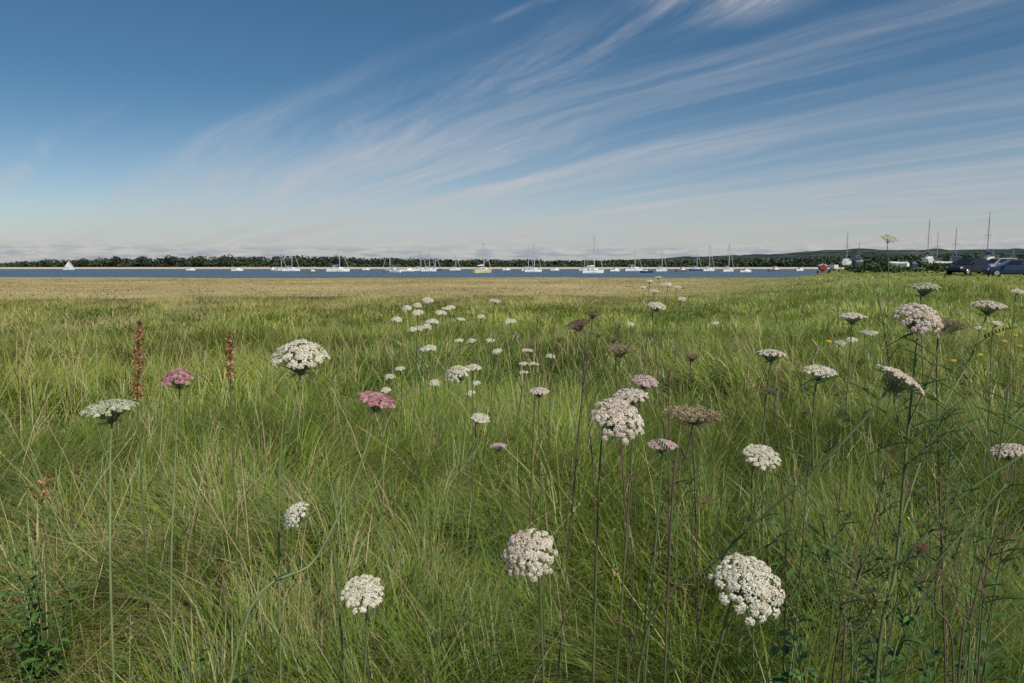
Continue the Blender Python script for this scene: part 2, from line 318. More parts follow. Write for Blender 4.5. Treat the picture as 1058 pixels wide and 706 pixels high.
for i in range(900):
    r = math.sqrt(random.random())*9+.9; a = random.uniform(-.85, .85); xx, yy = r*math.sin(a), -.6+r*math.cos(a)
    if yy < .9: continue
    h = random.uniform(.40, .68); la = random.uniform(0, 2*PI); lk = random.uniform(.05, .35)
    b0 = Vector((xx, yy, gz1(xx, yy))); dr = Vector((math.cos(la), math.sin(la), 0))
    pts = [b0+Vector((0, 0, h*t))+dr*lk*t*t for t in (0, .35, .7, 1)]
    k = random.uniform(.75, 1.15); cc = (.46*k, .38*k, .20*k) if random.random() < .75 else (.26*k, .27*k, .11*k)
    wr = .0006+.00016*r
    mb.tube(pts, [wr, wr, wr*.8, wr*.5], 3, cc, False)
    top = pts[-1]; d = (pts[-1]-pts[-2]).normalized(); pl = random.uniform(.05, .11); sp = random.choice((.003, .006, .012))
    for j in range(16):
        s = random.random(); p = top-d*pl*(1-s); aa = random.uniform(0, 2*PI); o = Vector((math.cos(aa), math.sin(aa), .8)).normalized()
        q = p+o*sp*(1.1-s); l = .004+.0012*r*.4; sd_ = d.cross(o).normalized()*l*.35; e = (d+o*.5).normalized()
        mb.add([q, q+e*l*.5+sd_, q+e*l*1.3, q+e*l*.5-sd_], [(0, 1, 2, 3)], cc)
tag(mb.build('seeding_grass', MSEED), 'thin straw coloured grass stalks with narrow seed heads rising through the meadow', 'grass', kind='stuff')
# ------------------------------------------------------------------ umbels
def umbel(Nn, dome, nfl, seed, pal, nest=False, h0=.30, det=True):
    R = random.Random(seed); hd = MB(); ry = MB(); br = MB()
    for k in range(Nn):
        rr = .46*math.sqrt((k+.5)/Nn)*R.uniform(.94, 1.07); ph = k*2.39996+R.uniform(-.18, .18)
        er = Vector((math.cos(ph), math.sin(ph), 0)); zz = h0+dome*(1-(rr/.46)**2)+R.uniform(-.016, .016)
        c = er*rr+Vector((0, 0, zz)); n = (er*(2*dome*rr/.2116)*1.0+Vector((R.uniform(-.25, .25), R.uniform(-.25, .25), 1))).normalized()
        ur = .46/math.sqrt(Nn)*(1.14 if det else 1.05)*R.uniform(.8, 1.18)
        t1 = n.cross(Vector((0, 1, .1))).normalized(); t2 = n.cross(t1)
        base = pal[int(R.random()*len(pal))]
        mid = Vector((er.x*rr*.5, er.y*rr*.5, zz*.62-.02)); ry.tube([(0, 0, 0), mid, c-n*ur*.5], [.011, .008, .006], 3, cap=False)
        if nest:
            for j in range(nfl):
                a = R.uniform(0, 2*PI); d = (n*R.uniform(.2, 1.2)+t1*math.cos(a)*.9+t2*math.sin(a)*.9).normalized()
                p0 = c-n*ur*R.uniform(.3, .8)+(t1*R.uniform(-1, 1)+t2*R.uniform(-1, 1))*ur*.5; l = ur*R.uniform(.45, .8); s = d.cross(Vector((R.uniform(-1, 1), R.uniform(-1, 1), .5))).normalized()*l*.2
                q = R.uniform(.7, 1.25); hd.add([p0, p0+d*l*.6+s, p0+d*l, p0+d*l*.6-s], [(0, 1, 2, 3)], tuple(e*q for e in base))
            continue
        if det:
            for j in range(5):
                a = j*1.26+R.random(); e = c+(t1*math.cos(a)+t2*math.sin(a))*ur*.75; ry.tube([c-n*ur*.55, e], .0035, 3, cap=False)
        for j in range(nfl):
            fr = ur*math.sqrt((j+.5)/nfl)*R.uniform(.85, 1.12); fa = j*2.4+R.uniform(-.4, .4); ed = t1*math.cos(fa)+t2*math.sin(fa)
            fc = c+ed*fr+n*(ur*.46*(1-(fr/ur)**2)+R.uniform(-.11, .11)*ur); fn = (n+ed*fr/ur*.8+Vector((R.uniform(-.3, .3), R.uniform(-.3, .3), R.uniform(-.2, .2)))).normalized()
            l = ur*(.205 if det else .55)*(1+.3*fr/ur+.2*(rr/.46)**3)*R.uniform(.75, 1.25); f1 = fn.cross(Vector((.3, 1, .2))).normalized(); f2 = fn.cross(f1); q = R.uniform(.84, 1.06)
            cc = tuple(min(.85, e*q) for e in base); np_ = 5 if det else 3; a0 = R.random()*6
            for p in range(np_):
                a = a0+p*2*PI/np_; d = f1*math.cos(a)+f2*math.sin(a); s = fn.cross(d)*l*.46
                hd.add([fc, fc+d*l*.65+s+fn*l*.2, fc+d*l*1.05+fn*l*.05, fc+d*l*.65-s+fn*l*.2], [(0, 1, 2, 3)], cc)
    for k in range(9):
        a = k*2*PI/9+R.uniform(-.2, .2); d = Vector((math.cos(a), math.sin(a), 0)); l = R.uniform(.18, .30)
        tip = d*l+Vector((0, 0, R.uniform(-.12, .06))); br.tube([(0, 0, 0), d*l*.5+Vector((0, 0, .03)), tip], [.009, .007, .003], 3, cap=False)
        for e in (.45, .7):
            for sg in (-1, 1):
                q = d*l*e+Vector((0, 0, .02)); sd_ = d.cross(Vector((0, 0, 1)))*sg; br.tube([q, q+(d+sd_*.7)*l*.35], [.005, .002], 3, cap=False)
    return hd, ry, br
PAL = {'white': [(.73, .69, .57), (.70, .65, .51), (.75, .72, .62), (.65, .59, .48), (.72, .67, .56)],
       'blush': [(.71, .62, .52), (.67, .55, .49), (.73, .67, .57), (.62, .49, .44), (.72, .64, .54)],
       'green': [(.46, .50, .34), (.54, .56, .42), (.39, .44, .26), (.60, .59, .47)],
       'pink': [(.50, .23, .27), (.56, .30, .33), (.45, .18, .23), (.58, .38, .39)],
       'palepink': [(.60, .42, .43), (.64, .50, .49), (.56, .36, .38), (.64, .56, .51)],
       'brown': [(.33, .26, .16), (.40, .32, .21), (.25, .19, .12), (.36, .31, .18)],
       'dark': [(.22, .155, .105), (.28, .20, .14), (.16, .115, .08)],
       'rust': [(.22, .09, .07), (.26, .13, .10), (.17, .08, .06)],
       'yellow': [(.75, .50, .03), (.8, .58, .06)]}
DRY = ('brown', 'rust', 'dark')
LIB = {}
def lib(kind, det, form):
    key = (kind, det, form)
    if key not in LIB:
        out = []
        for i in range(2):
            dome = {'dome': .27, 'flat': .12, 'nest': .03, 'ball': .34}[form]
            nest = form == 'nest' or kind in DRY
            if det: h = umbel(88, dome, 22 if not nest else 34, 100+i+len(LIB)*7, PAL[kind], nest, .30 if form != 'nest' else .20)
            else: h = umbel(22, dome, 7 if not nest else 16, 100+i+len(LIB)*7, PAL[kind], nest, .3, False)
            dry = kind in DRY
            out.append((h[0].mesh('flower_head', MSEED if dry else MPET), h[1].mesh('flower_rays', MRAYB if dry else MRAY, True), h[2].mesh('bracts', MRAYB if dry else MRAY, True)))
        LIB[key] = out
    return LIB[key]
def bez(pts, n=10):
    out = []
    k = len(pts)
    for i in range(k-1):
        p0 = pts[max(i-1, 0)]; p1 = pts[i]; p2 = pts[i+1]; p3 = pts[min(i+2, k-1)]
        for j in range(n):
            t = j/n; out.append(.5*((2*p1)+(p2-p0)*t+(2*p0-5*p1+4*p2-p3)*t*t+(3*p1-p0-3*p2+p3)*t**3))
    out.append(pts[-1]); return out
def add_head(root, base, ctr, axis, W, kind, form, det):
    ax = Vector(axis).normalized(); org = ctr-ax*W*(.42 if form != 'nest' else .20)
    hm, rm, bm = random.choice(lib(kind, det, form))
    h = ob('flower_head', hm, root); h.location = org-base; h.scale = (W,)*3
    h.rotation_mode = 'QUATERNION'; h.rotation_quaternion = Vector((0, 0, 1)).rotation_difference(ax) @ Quaternion((0, 0, 1), random.uniform(0, 6.28))
    ob('flower_rays', rm, h)
    if det: ob('bracts', bm, h)
    return org, ax
def feather_leaf(mb, p, d, l, R):
    side = d.cross(Vector((0, 0, 1)))
    side = side.normalized() if side.length > .1 else Vector((1, 0, 0))
    pts = [p+d*l*t+Vector((0, 0, -.25*l*t*t)) for t in (0, .25, .5, .75, 1)]; g = R.uniform(.8, 1.2); cc = (.085*g, .13*g, .035*g)
    mb.tube(pts, [.0008, .0007, .0006, .0005, .0003], 3, cc, False)
    for i in range(9):
        t = .25+.75*i/9; q = p+d*l*t+Vector((0, 0, -.25*l*t*t))
        for sg in (-1, 1):
            e = (d*.9+side*sg*.8).normalized(); ll = l*.22*(1.05-t)+.003; s = e.cross(Vector((0, 0, 1))).normalized()*ll*.12
            mb.add([q, q+e*ll*.5+s, q+e*ll, q+e*ll*.5-s], [(0, 1, 2, 3)], cc)
GRP = 'wild carrot plants flowering in the meadow'
def carrot(u, v, wpx, W, kind, form, tilt, label, via=None, lean=None, group=GRP, name='wild_carrot', cat='flower', rad=None, pale=False):
    d = W*F/wpx
    if wpx < 32: d = min(d, .60*F/max(v-275, 1)); W = d*wpx/F
    ctr = P(u, v, d); ax = Vector((tilt[0], tilt[1], 1)).normalized(); det = wpx >= 17
    org = ctr-ax*W*(.42 if form != 'nest' else .20); mids = []
    if via: mids = [P(a, b, d*(e if e else 1)) for a, b, e in via]
    last = mids[-1] if mids else org
    if mids: hv = last-org; bx, by = last.x+.35*hv.x, last.y+.35*hv.y
    else:
        ln = lean if lean else (random.uniform(-.12, .12), random.uniform(-.08, .12)); bx, by = org.x+ln[0], org.y+ln[1]
    base = Vector((bx, by, gz1(bx, by)-.01)); root = thing(name, base, label, cat, group)
    add_head(root, base, ctr, ax, W, kind, form, det)
    pts = [org]+mids
    if not mids: pts += [org-ax*.05*(1 if org.z-base.z > .2 else .3), org.lerp(base, .5)+Vector((-ax.x*.03, -ax.y*.03, 0))]
    pts.append(base); r0 = rad if rad else (.0015 if det else .0020)
    loc = [p-base for p in bez(pts, 8)]; k = len(loc); sb = MB(); sb.tube(loc, [r0*(.75+.5*i/k) for i in range(k)], 6)
    sb.build('stem', MSTEMB if kind in DRY else (MSTEMP if pale else MSTEM), root, True)
    if det and wpx > 24:
        lb = MB(); R = random.Random(int(u))
        for i in range(4):
            q = loc[int(k*R.uniform(.55, .95))]; a = R.uniform(0, 6.28); feather_leaf(lb, q, Vector((math.cos(a), math.sin(a), .9)).normalized(), R.uniform(.03, .06), R)
        lb.build('leaves', MLEAF, root)
    return root
# --- foreground blooms, one by one
carrot(310, 363, 62, .075, 'white', 'dome', (.05, -.22), 'large white domed wild carrot bloom at upper left, right of the shorter dock spike', via=[(301, 440, 1.0), (288, 540, 1.02)], rad=.0013, pale=True)
carrot(112, 416, 54, .060, 'green', 'flat', (-.05, -.10), 'flat greenish white wild carrot bloom on a straight upright stem near the left edge', via=[(114, 500, .99), (118, 710, .95)], rad=.0014, pale=True)
carrot(182, 388, 36, .042, 'pink', 'dome', (-.1, -.3), 'small deep pink wild carrot bloom right below the taller dock spike', via=[(181, 480, 1.0), (178, 690, .98)], rad=.0011, pale=True)
carrot(391, 409, 42, .048, 'pink', 'flat', (.30, -.15), 'pink wild carrot bloom on a long stem curving down to the left', via=[(374, 475, .99), (328, 575, .96), (238, 706, .90)], rad=.0016, pale=True)
carrot(302, 531, 34, .040, 'white', 'dome', (-.9, -.7), 'small white wild carrot bloom tipped sideways, low on the left', lean=(.06, .03))
carrot(374, 609, 46, .052, 'white', 'flat', (.05, -.6), 'small white wild carrot bloom lowest on the left, facing up among the grass')
carrot(546, 569, 60, .062, 'blush', 'dome', (-.25, -.95), 'creamy white wild carrot bloom tilted at the viewer in the bottom centre', lean=(.04, .10))
carrot(640, 429, 61, .066, 'blush', 'dome', (.25, -.70), 'round blush white wild carrot bloom right of centre, beside the brown nest shaped head', lean=(-.02, .05))
carrot(776, 601, 80, .080, 'white', 'dome', (.15, -.72), 'biggest wild carrot bloom, creamy white and broad, at the bottom right', lean=(-.12, .12), rad=.0020)
carrot(788, 468, 40, .055, 'white', 'flat', (.05, -.5), 'white flat wild carrot bloom alone above the biggest bloom on the right')
carrot(717, 426, 66, .066, 'brown', 'nest', (.05, -.06), 'brown nest shaped wild carrot seed head right of centre', via=[(710, 470, 1), (692, 560, 1)], rad=.0011)
carrot(797, 362, 31, .06, 'blush', 'flat', (.05, -.02), 'flat side on pale wild carrot bloom right of centre, above the lone white one')
carrot(848, 380, 34, .06, 'white', 'flat', (.05, -.2), 'white flat wild carrot bloom left of the edge on bloom tipped down right')
carrot(881, 324, 28, .06, 'white', 'flat', (.0, -.05), 'thin white side on wild carrot bloom left of the tall branched plant')
carrot(955, 293, 32, .06, 'green', 'flat', (.0, -.05), 'thin pale wild carrot bloom just above the round head of the branched plant')
carrot(919, 245, 16.5, .045, 'green', 'flat', (.1, -.45), 'small pale wild carrot bloom on the tallest stem, standing against the sky at right', via=[(918, 300, 1), (914, 420, 1)], rad=.0012)
carrot(642, 357, 31, .06, 'brown', 'flat', (.1, -.15), 'pale brown fading wild carrot head above the round blush bloom')
carrot(596, 331, 30, .06, 'dark', 'flat', (-.25, -.1), 'dark brown wild carrot seed head highest in the dried stalks at centre')
carrot(613, 322, 19, .055, 'dark', 'flat', (.1, -.1), 'smaller dark wild carrot head just right of the larger dark head at centre')
carrot(667, 391, 28, .05, 'palepink', 'flat', (.1, -.35), 'pale pink wild carrot bloom above the brown nest shaped head')
carrot(651, 405, 38, .055, 'blush', 'flat', (-.1, -.2), 'flat blush wild carrot bloom peeping over the round blush bloom')
carrot(684, 456, 31, .045, 'palepink', 'flat', (.0, -.1), 'flat pink wild carrot bloom under the left side of the brown nest shaped head')
carrot(471, 384, 29, .055, 'white', 'dome', (-.3, -.35), 'white rounded wild carrot bloom left of centre, the larger of a touching pair')
carrot(490, 378, 15, .05, 'white', 'flat', (.1, -.2), 'white wild carrot bloom left of centre, the smaller of a touching pair')
carrot(679, 314, 20, .06, 'white', 'flat', (.1, -.3), 'bright white wild carrot bloom right of centre, highest of its size in the meadow')
carrot(497, 430, 21, .05, 'white', 'flat', (.2, -.3), 'small white wild carrot bloom alone in mid meadow below the touching pair')
carrot(515, 459, 18, .045, 'palepink', 'flat', (.0, -.1), 'small flat pale pink wild carrot bloom at the middle of the meadow')
carrot(557, 402, 22, .05, 'blush', 'flat', (.0, -.15), 'small blush wild carrot bloom left of the dried stalks at centre')
carrot(715, 365, 21, .05, 'brown', 'flat', (.0, -.1), 'small brown wild carrot head left of the flat side on pale bloom')
carrot(1040, 462, 34, .055, 'blush', 'flat', (-.3, -.1), 'blush wild carrot bloom at the right edge, tipped to the left')
carrot(985, 330, 36, .055, 'brown', 'flat', (.2, -.2), 'brownish fading wild carrot head right beside the round head of the branched plant')
carrot(692, 379, 15, .045, 'dark', 'flat', (.0, -.1), 'small dark brown seed head right of the pale pink bloom, above the nest shaped head')
carrot(555, 326, 14, .045, 'brown', 'flat', (.0, -.1), 'tiny brown seed head left of the dark brown heads at centre')
carrot(640, 332, 15, .05, 'brown', 'flat', (.0, -.1), 'small brown seed head above the pale brown fading head')
carrot(795, 400, 18, .04, 'dark', 'flat', (.1, -.1), 'dark brown withered head between the flat pale bloom and the lone white bloom')
for (u, v, wp, lb) in [(650, 493, 12, 'small rust brown withered head below the round blush bloom'), (728, 515, 15, 'tiny rusty pink withered head below the brown nest shaped seed head'),
                       (636, 638, 15, 'rusty withered head low in the grass right of the bottom centre bloom'), (952, 565, 17, 'rust brown withered head low on the right below the branched plant'),
                       (760, 410, 10, 'tiny rusty withered head right of the brown nest shaped seed head'), (572, 340, 9, 'tiny rusty withered head left of the dark brown head at centre'),
                       (378, 636, 12, 'tiny rusty withered head just below the lowest white bloom on the left'), (820, 492, 11, 'tiny rusty withered head right of the lone white bloom')]:
    carrot(u, v, wp, .016, 'rust', 'ball', (random.uniform(-.3, .3), -.2), lb, group='withered flower heads in the grass', name='withered_flower', rad=.0008)
# --- branched plants
def branched(label, stems, heads, buds, base_i=0, dry=False, name='wild_carrot', group=GRP, nleaf=9, ll=(.03, .07)):
    b = stems[base_i][0][0]; bp_ = Vector((b.x, b.y, gz1(b.x, b.y)-.01)); root = thing(name, bp_, label, 'flower', group)
    ms = MSTEMB if dry else MSTEM
    for i, (pts, r) in enumerate(stems):
        pts = ([bp_]+pts[0:]) if i == base_i else pts
        lo = [p-bp_ for p in bez(pts, 6)]; k = len(lo); sb = MB(); sb.tube(lo, [r*(1.15-.45*j/k) for j in range(k)], 6); sb.build('stem' if i == base_i else 'branch', ms, root, True)
    for (ctr, W, kind, form, tl) in heads: add_head(root, bp_, ctr, (tl[0], tl[1], 1), W, kind, form, True)
    for (p, s) in buds:
        hm, rm, bm = lib('rust', False, 'ball')[0]; h = ob('bud', hm, root); h.location = p-bp_; h.scale = (s,)*3; ob('bud_rays', rm, h)
    if nleaf:
        lb = MB(); R = random.Random(len(label))
        for i in range(nleaf):
            pts, r = R.choice(stems); j = R.randrange(len(pts)-1); q = pts[j].lerp(pts[j+1], R.random())-bp_
            a = R.uniform(0, 6.28); feather_leaf(lb, q, Vector((math.cos(a), math.sin(a), .8)).normalized(), R.uniform(*ll), R)
        lb.build('leaves', MLEAF, root)
def Q(*a): return [P(u, v, D*k) for u, v, k in a]
D = .95
branched('tall branched wild carrot plant at the right, topped by a round blush head',
    [(Q((905, 706, 1), (925, 590, 1), (936, 470, 1), (948, 350, 1)), .0026), (Q((930, 540, 1), (965, 440, 1.05), (1003, 370, 1.1), (1021, 320, 1.12)), .0015),
     (Q((925, 590, 1), (985, 520, .97), (1058, 470, .95), (1100, 452, .95)), .0015), (Q((936, 470, 1), (925, 420, 1.0), (912, 330, 1.03), (905, 300, 1.03)), .0010),
     (Q((938, 440, 1), (960, 390, .98), (972, 350, .98)), .0010), (Q((915, 640, 1), (950, 600, .98), (1000, 545, .97), (1040, 500, .97)), .0013), (Q((930, 560, 1), (905, 500, 1), (890, 440, 1.02)), .0010),
     (Q((965, 440, 1.05), (985, 420, 1.04), (1012, 404, 1.03)), .0008), (Q((985, 520, .97), (1002, 480, .97), (1008, 450, .97)), .0009), (Q((936, 480, 1), (958, 462, 1), (978, 430, 1)), .0008)],
    [(P(952, 326, D), .063, 'blush', 'dome', (.1, -.75)), (P(1022, 312, D*1.12), .048, 'blush', 'flat', (.05, -.08)), (P(1102, 448, D*.95), .05, 'white', 'flat', (.2, -.2))],
    [(P(946, 452, D), .018), (P(972, 348, D*.98), .014), (P(905, 299, D*1.03), .012), (P(936, 510, D), .016), (P(1041, 498, D*.97), .016), (P(890, 437, D*1.02), .014), (P(1013, 402, D*1.03), .011), (P(1008, 448, D*.97), .012), (P(979, 428, D), .011)], nleaf=44, ll=(.04, .085))
D = .85
branched('wild carrot plant with a leaning stem and edge on bloom tipped down right',
    [(Q((660, 690, 1.15), (745, 575, 1.08), (840, 488, 1.02), (900, 425, 1), (924, 392, 1)), .0018), (Q((840, 488, 1.02), (838, 430, 1.02), (826, 395, 1.03)), .0009), (Q((745, 575, 1.08), (800, 560, 1.05), (838, 505, 1.04), (862, 470, 1.04)), .0010)],
    [(P(933, 387, D), .060, 'blush', 'flat', (.62, -.06))], [(P(826, 393, D*1.03), .015), (P(862, 468, D*1.04), .014)], nleaf=18)
DG = 'dried dark branching stalks among the grass'
D = 1.5
branched('dried dark stalk with thin branches left of the round blush bloom at centre',
    [(Q((615, 560, 1), (608, 430, 1), (600, 350, 1)), .0013), (Q((608, 440, 1), (622, 385, 1), (634, 352, 1)), .0009), (Q((607, 415, 1), (590, 370, 1), (577, 352, 1)), .0008), (Q((612, 500, 1), (645, 440, 1), (662, 408, 1)), .0008), (Q((604, 390, 1), (612, 365, 1), (618, 348, 1)), .0008)],
    [(P(634, 349, D), .026, 'dark', 'flat', (.1, -.1)), (P(577, 349, D), .022, 'dark', 'flat', (-.2, -.1)), (P(618, 345, D), .02, 'dark', 'flat', (.1, 0))], [(P(600, 347, D), .02), (P(662, 405, D), .018)], dry=True, name='dried_stalk', group=DG, nleaf=0)
D = 1.25
branched('dried dark stalk with small withered heads above the lone white bloom at right',
    [(Q((812, 600, 1), (806, 480, 1), (800, 425, 1), (806, 392, 1)), .0011), (Q((805, 470, 1), (818, 440, 1), (832, 425, 1)), .0008), (Q((803, 445, 1), (790, 420, 1), (780, 408, 1)), .0007)],
    [(P(832, 423, D), .02, 'dark', 'flat', (.2, -.1))], [(P(806, 390, D), .018), (P(780, 406, D), .016)], dry=True, name='dried_stalk', group=DG, nleaf=0)
D = 1.1
branched('dried dark stalk branching at the lower right in front of the leafy weed',
    [(Q((862, 690, 1), (885, 600, 1), (908, 520, 1), (918, 470, 1)), .0017), (Q((890, 580, 1), (868, 530, 1), (862, 505, 1)), .0010), (Q((902, 540, 1), (940, 500, 1), (975, 452, 1), (990, 440, 1)), .0011), (Q((880, 620, 1), (930, 580, 1), (985, 560, 1)), .0010)],
    [], [(P(918, 467, D), .018), (P(862, 502, D), .016), (P(991, 438, D), .018), (P(987, 558, D), .016)], dry=True, name='dried_stalk', group=DG, nleaf=20)
branched('dried dark stalk rising near the right edge below the edge bloom',
    [(Q((1010, 700, 1), (1018, 600, 1), (1030, 520, 1), (1048, 480, 1)), .0014), (Q((1018, 610, 1), (1000, 540, 1), (975, 505, 1)), .0010), (Q((1024, 560, 1), (1050, 530, 1), (1070, 520, 1)), .0009)],
    [], [(P(1048, 477, D), .016), (P(974, 503, D), .016)], dry=True, name='dried_stalk', group=DG, nleaf=20)
def tangle(u, vt, ub, d, seed, label, dry, nb=6, th=.75):
    global D
    D = d; R = random.Random(seed); main = [(ub, 700, 1), (ub+(u-ub)*.35+R.uniform(-16, 16), 700-(700-vt)*.4, 1), (ub+(u-ub)*.7+R.uniform(-10, 10), 700-(700-vt)*.75, 1), (u, vt, 1)]
    stems = [(Q(*main), .0020*th)]; buds = [(P(u, vt-2, D), .015)]
    for i in range(nb):
        f = R.uniform(.3, .88); a = Vector((ub+(u-ub)*f, 700-(700-vt)*f)); sg = 1 if i % 2 else -1; ln = R.uniform(40, 95)*(1.1-f*.6)
        e = a+Vector((sg*ln*R.uniform(.45, .8), -ln*R.uniform(.5, .9))); k = R.uniform(.95, 1.06); m_ = Vector((a.x+sg*ln*.32, a.y-ln*.30))
        stems.append((Q((a.x, a.y, 1), (m_.x, m_.y, 1), (e.x, e.y, k)), .0011*th)); buds.append((P(e.x, e.y-2, D*k), R.uniform(.010, .015)))
        if R.random() < .7:
            e2 = m_+Vector((-sg*ln*.10, -ln*.42)); stems.append((Q((m_.x, m_.y, 1), (m_.x*.6+e2.x*.4, m_.y*.5+e2.y*.5, 1), (e2.x, e2.y, 1)), .0008*th)); buds.append((P(e2.x, e2.y-2, D), R.uniform(.008, .012)))
    branched(label, stems, [], buds, dry=dry, name='dried_stalk' if dry else 'wild_carrot', group=DG if dry else GRP, nleaf=20)
tangle(985, 430, 935, 1.2, 2, 'wild carrot stalk with only buds, right behind the tall branched plant', False)
tangle(1042, 405, 1000, 1.1, 3, 'wild carrot stalk with only buds hugging the right edge', False)
tangle(700, 480, 665, 1.2, 4, 'dried branching stalk under the brown nest shaped seed head', True, 4, .55)
tangle(905, 560, 870, .95, 7, 'low dried branching stalk in the bottom right undergrowth', True)
tangle(955, 510, 985, 1.05, 8, 'reddish dried stalk crossing the tall branched plant at half height', True)
tangle(1030, 550, 990, .95, 9, 'low dried stalk with forked branches in the bottom right corner', True)
tangle(850, 540, 880, 1.05, 10, 'low budding wild carrot stalk just right of the biggest bloom', False)
# --- little distant blooms
small_left = [(432, 315), (419, 318), (411, 329), (440, 337), (460, 318), (477, 329), (450, 333), (436, 360), (446, 358), (412, 380), (404, 388), (448, 395), (473, 351), (433, 338), (465, 317), (444, 331), (497, 327), (431, 322), (456, 322), (399, 402), (425, 340), (486, 352), (443, 309)]
for (u, v) in small_left:
    carrot(u+random.uniform(-1, 1), v, random.uniform(8, 12), .062, 'white', random.choice(('flat', 'dome')), (random.uniform(-.2, .2), random.uniform(-.5, -.1)), 'small white wild carrot bloom in the far cluster left of centre', group='small white blooms left of centre')
for (u, v) in [(513, 362), (545, 361), (541, 375), (552, 375), (541, 384), (492, 395), (527, 331), (508, 351), (569, 367), (486, 405), (512, 310)]:
    carrot(u, v, random.uniform(8, 12), .06, random.choice(('white', 'blush')), 'flat', (random.uniform(-.2, .2), random.uniform(-.4, -.1)), 'small white wild carrot bloom in the loose scatter at the centre of the meadow', group='small white blooms at the centre')
for (u, v) in [(680, 286), (690, 293), (700, 296), (684, 294), (671, 290), (705, 308), (652, 334), (664, 296), (738, 333), (676, 300)]:
    carrot(u, v, random.uniform(6, 10), .06, random.choice(('white', 'blush')), 'flat', (random.uniform(-.2, .2), random.uniform(-.4, -.1)), 'tiny pale wild carrot bloom right of centre, seen just below the far water', group='tiny pale blooms below the far water')
for (u, v) in [(900, 343), (893, 342), (880, 350), (1030, 333), (1012, 338), (868, 353), (1052, 300)]:
    carrot(u, v, random.uniform(9, 13), .06, random.choice(('white', 'green')), 'flat', (random.uniform(-.2, .2), random.uniform(-.4, -.1)), 'small pale wild carrot bloom on the right around the tall branched plant', group='small pale blooms on the right')
for (u, v) in [(1049, 346), (1038, 352), (1054, 357), (856, 352), (1030, 345), (985, 372), (1012, 366)]:
    carrot(u, v, random.uniform(5, 7), .03, 'yellow', 'flat', (random.uniform(-.2, .2), -.2), 'little yellow flower head in the rough grass on the right', group='little yellow flowers on the right', name='yellow_flower', rad=.0014)
# ------------------------------------------------------------------ dock spikes
def dock(u, v0, v1, d, wpx, label, n=320, lean=0.0):
    top = P(u, v0, d); bot = P(u-lean, v1, d); base = Vector((bot.x-.01, bot.y+.02, gz1(bot.x, bot.y)-.01)); root = thing('dock_plant', base, label, 'plant', 'dried dock plants')
    sb = MB(); sb.tube([base-base, (bot-base)*.5, bot-base, top-base], [.0022, .002, .002, .001], 5); sb.build('stem', MSTEM, root)
    mb = MB(); hw = wpx/F*d*.5; H = (top-bot).length
    for i in range(n):
        s = random.random(); whorl = .45+.55*math.sin(s*H/.021*2*PI+math.sin(s*9))**2; a = random.uniform(0, 6.28); r = hw*whorl*(1-.65*s**2)*math.sqrt(random.random())
        p = bot.lerp(top, s)-base+Vector((math.cos(a)*r, math.sin(a)*r, random.uniform(-.006, .006))); q = random.uniform(.6, 1.3)
        d1 = Vector((random.uniform(-1, 1), random.uniform(-1, 1), random.uniform(-1, .4))).normalized(); d2 = d1.cross(Vector((random.random(), .3, random.random()))).normalized(); l = random.uniform(.003, .0055)
        mb.add([p-d1*l, p+d2*l*.65, p+d1*l, p-d2*l*.65], [(0, 1, 2, 3)], (.42*q, .195*q, .10*q))
    mb.build('seed_spike', MSEED, root)
    lb = MB()
    for i in range(4):
        a = random.uniform(0, 6.28); dd = Vector((math.cos(a), math.sin(a), .6)).normalized(); p = (bot-base)*random.uniform(.2, .55); s = dd.cross(Vector((0, 0, 1))).normalized()*.008; l = .09
        lb.add([p, p+dd*l*.4+s, p+dd*l-Vector((0, 0, .03)), p+dd*l*.4-s], [(0, 1, 2, 3)], (.16, .13, .05))
    lb.build('leaves', MLEAF, root)
dock(144, 332, 412, 1.8, 17, 'tall rust red dock seed spike at the upper left, left of the small pink bloom', 560, 2)
dock(237, 343, 392, 2.0, 14, 'shorter rust red dock seed spike between the pink bloom and the large white bloom', 340, -1)
dock(50, 488, 518, 2.1, 24, 'low rusty dock seed head in the grass by the left edge', 140, 6)
# ------------------------------------------------------------------ leafy weeds
def weed(u, v, d, label, h, seed, tone=(.08, .15, .035)):
    R = random.Random(seed); p = P(u, v, d); base = Vector((p.x, p.y, gz1(p.x, p.y)-.01)); root = thing('leafy_weed', base, label, 'plant', 'leafy weeds in the grass')
    H = p.z-base.z+h*.3; sb = MB(); lb = MB()
    for k in range(5):
        lx, ly = R.uniform(-.14, .14), R.uniform(-.08, .08); pts = [Vector((lx*t*t, ly*t*t, H*t*(1-.06*k))) for t in (0, .3, .6, .85, 1)]; sb.tube(pts, [.0024, .002, .0017, .0013, .0008], 5)
        for i in range(22):
            t = .35+.65*i/22; q = Vector((lx*t*t, ly*t*t, H*t*(1-.06*k))); a = i*2.4+R.uniform(-.4, .4)+k; dd = Vector((math.cos(a), math.sin(a), R.uniform(.1, .8))).normalized()
            l = (.05*(1.2-t)+.018)*R.uniform(.8, 1.2); s = dd.cross(Vector((0, 0, 1))).normalized(); nn = s.cross(dd); g = R.uniform(.75, 1.35); cc = tuple(e*g for e in tone)
            ww = l*.17
            c0, c1, c2, c3 = q, q+dd*l*.35, q+dd*l*.7-Vector((0, 0, l*.08)), q+dd*l-Vector((0, 0, l*.25))
            lb.add([c0, c1+s*ww+nn*ww*.4, c1, c1-s*ww+nn*ww*.4, c2+s*ww*.8+nn*ww*.3, c2, c2-s*ww*.8+nn*ww*.3, c3], [(0, 1, 2), (0, 2, 3), (1, 4, 5, 2), (2, 5, 6, 3), (4, 7, 5), (5, 7, 6)], cc)
    sb.build('stem', MSTEM, root, True); lb.build('leaves', MLEAF, root, True)
weed(868, 575, 1.2, 'bright green leafy weed low on the right, left of the branched plant stem', .3, 1)
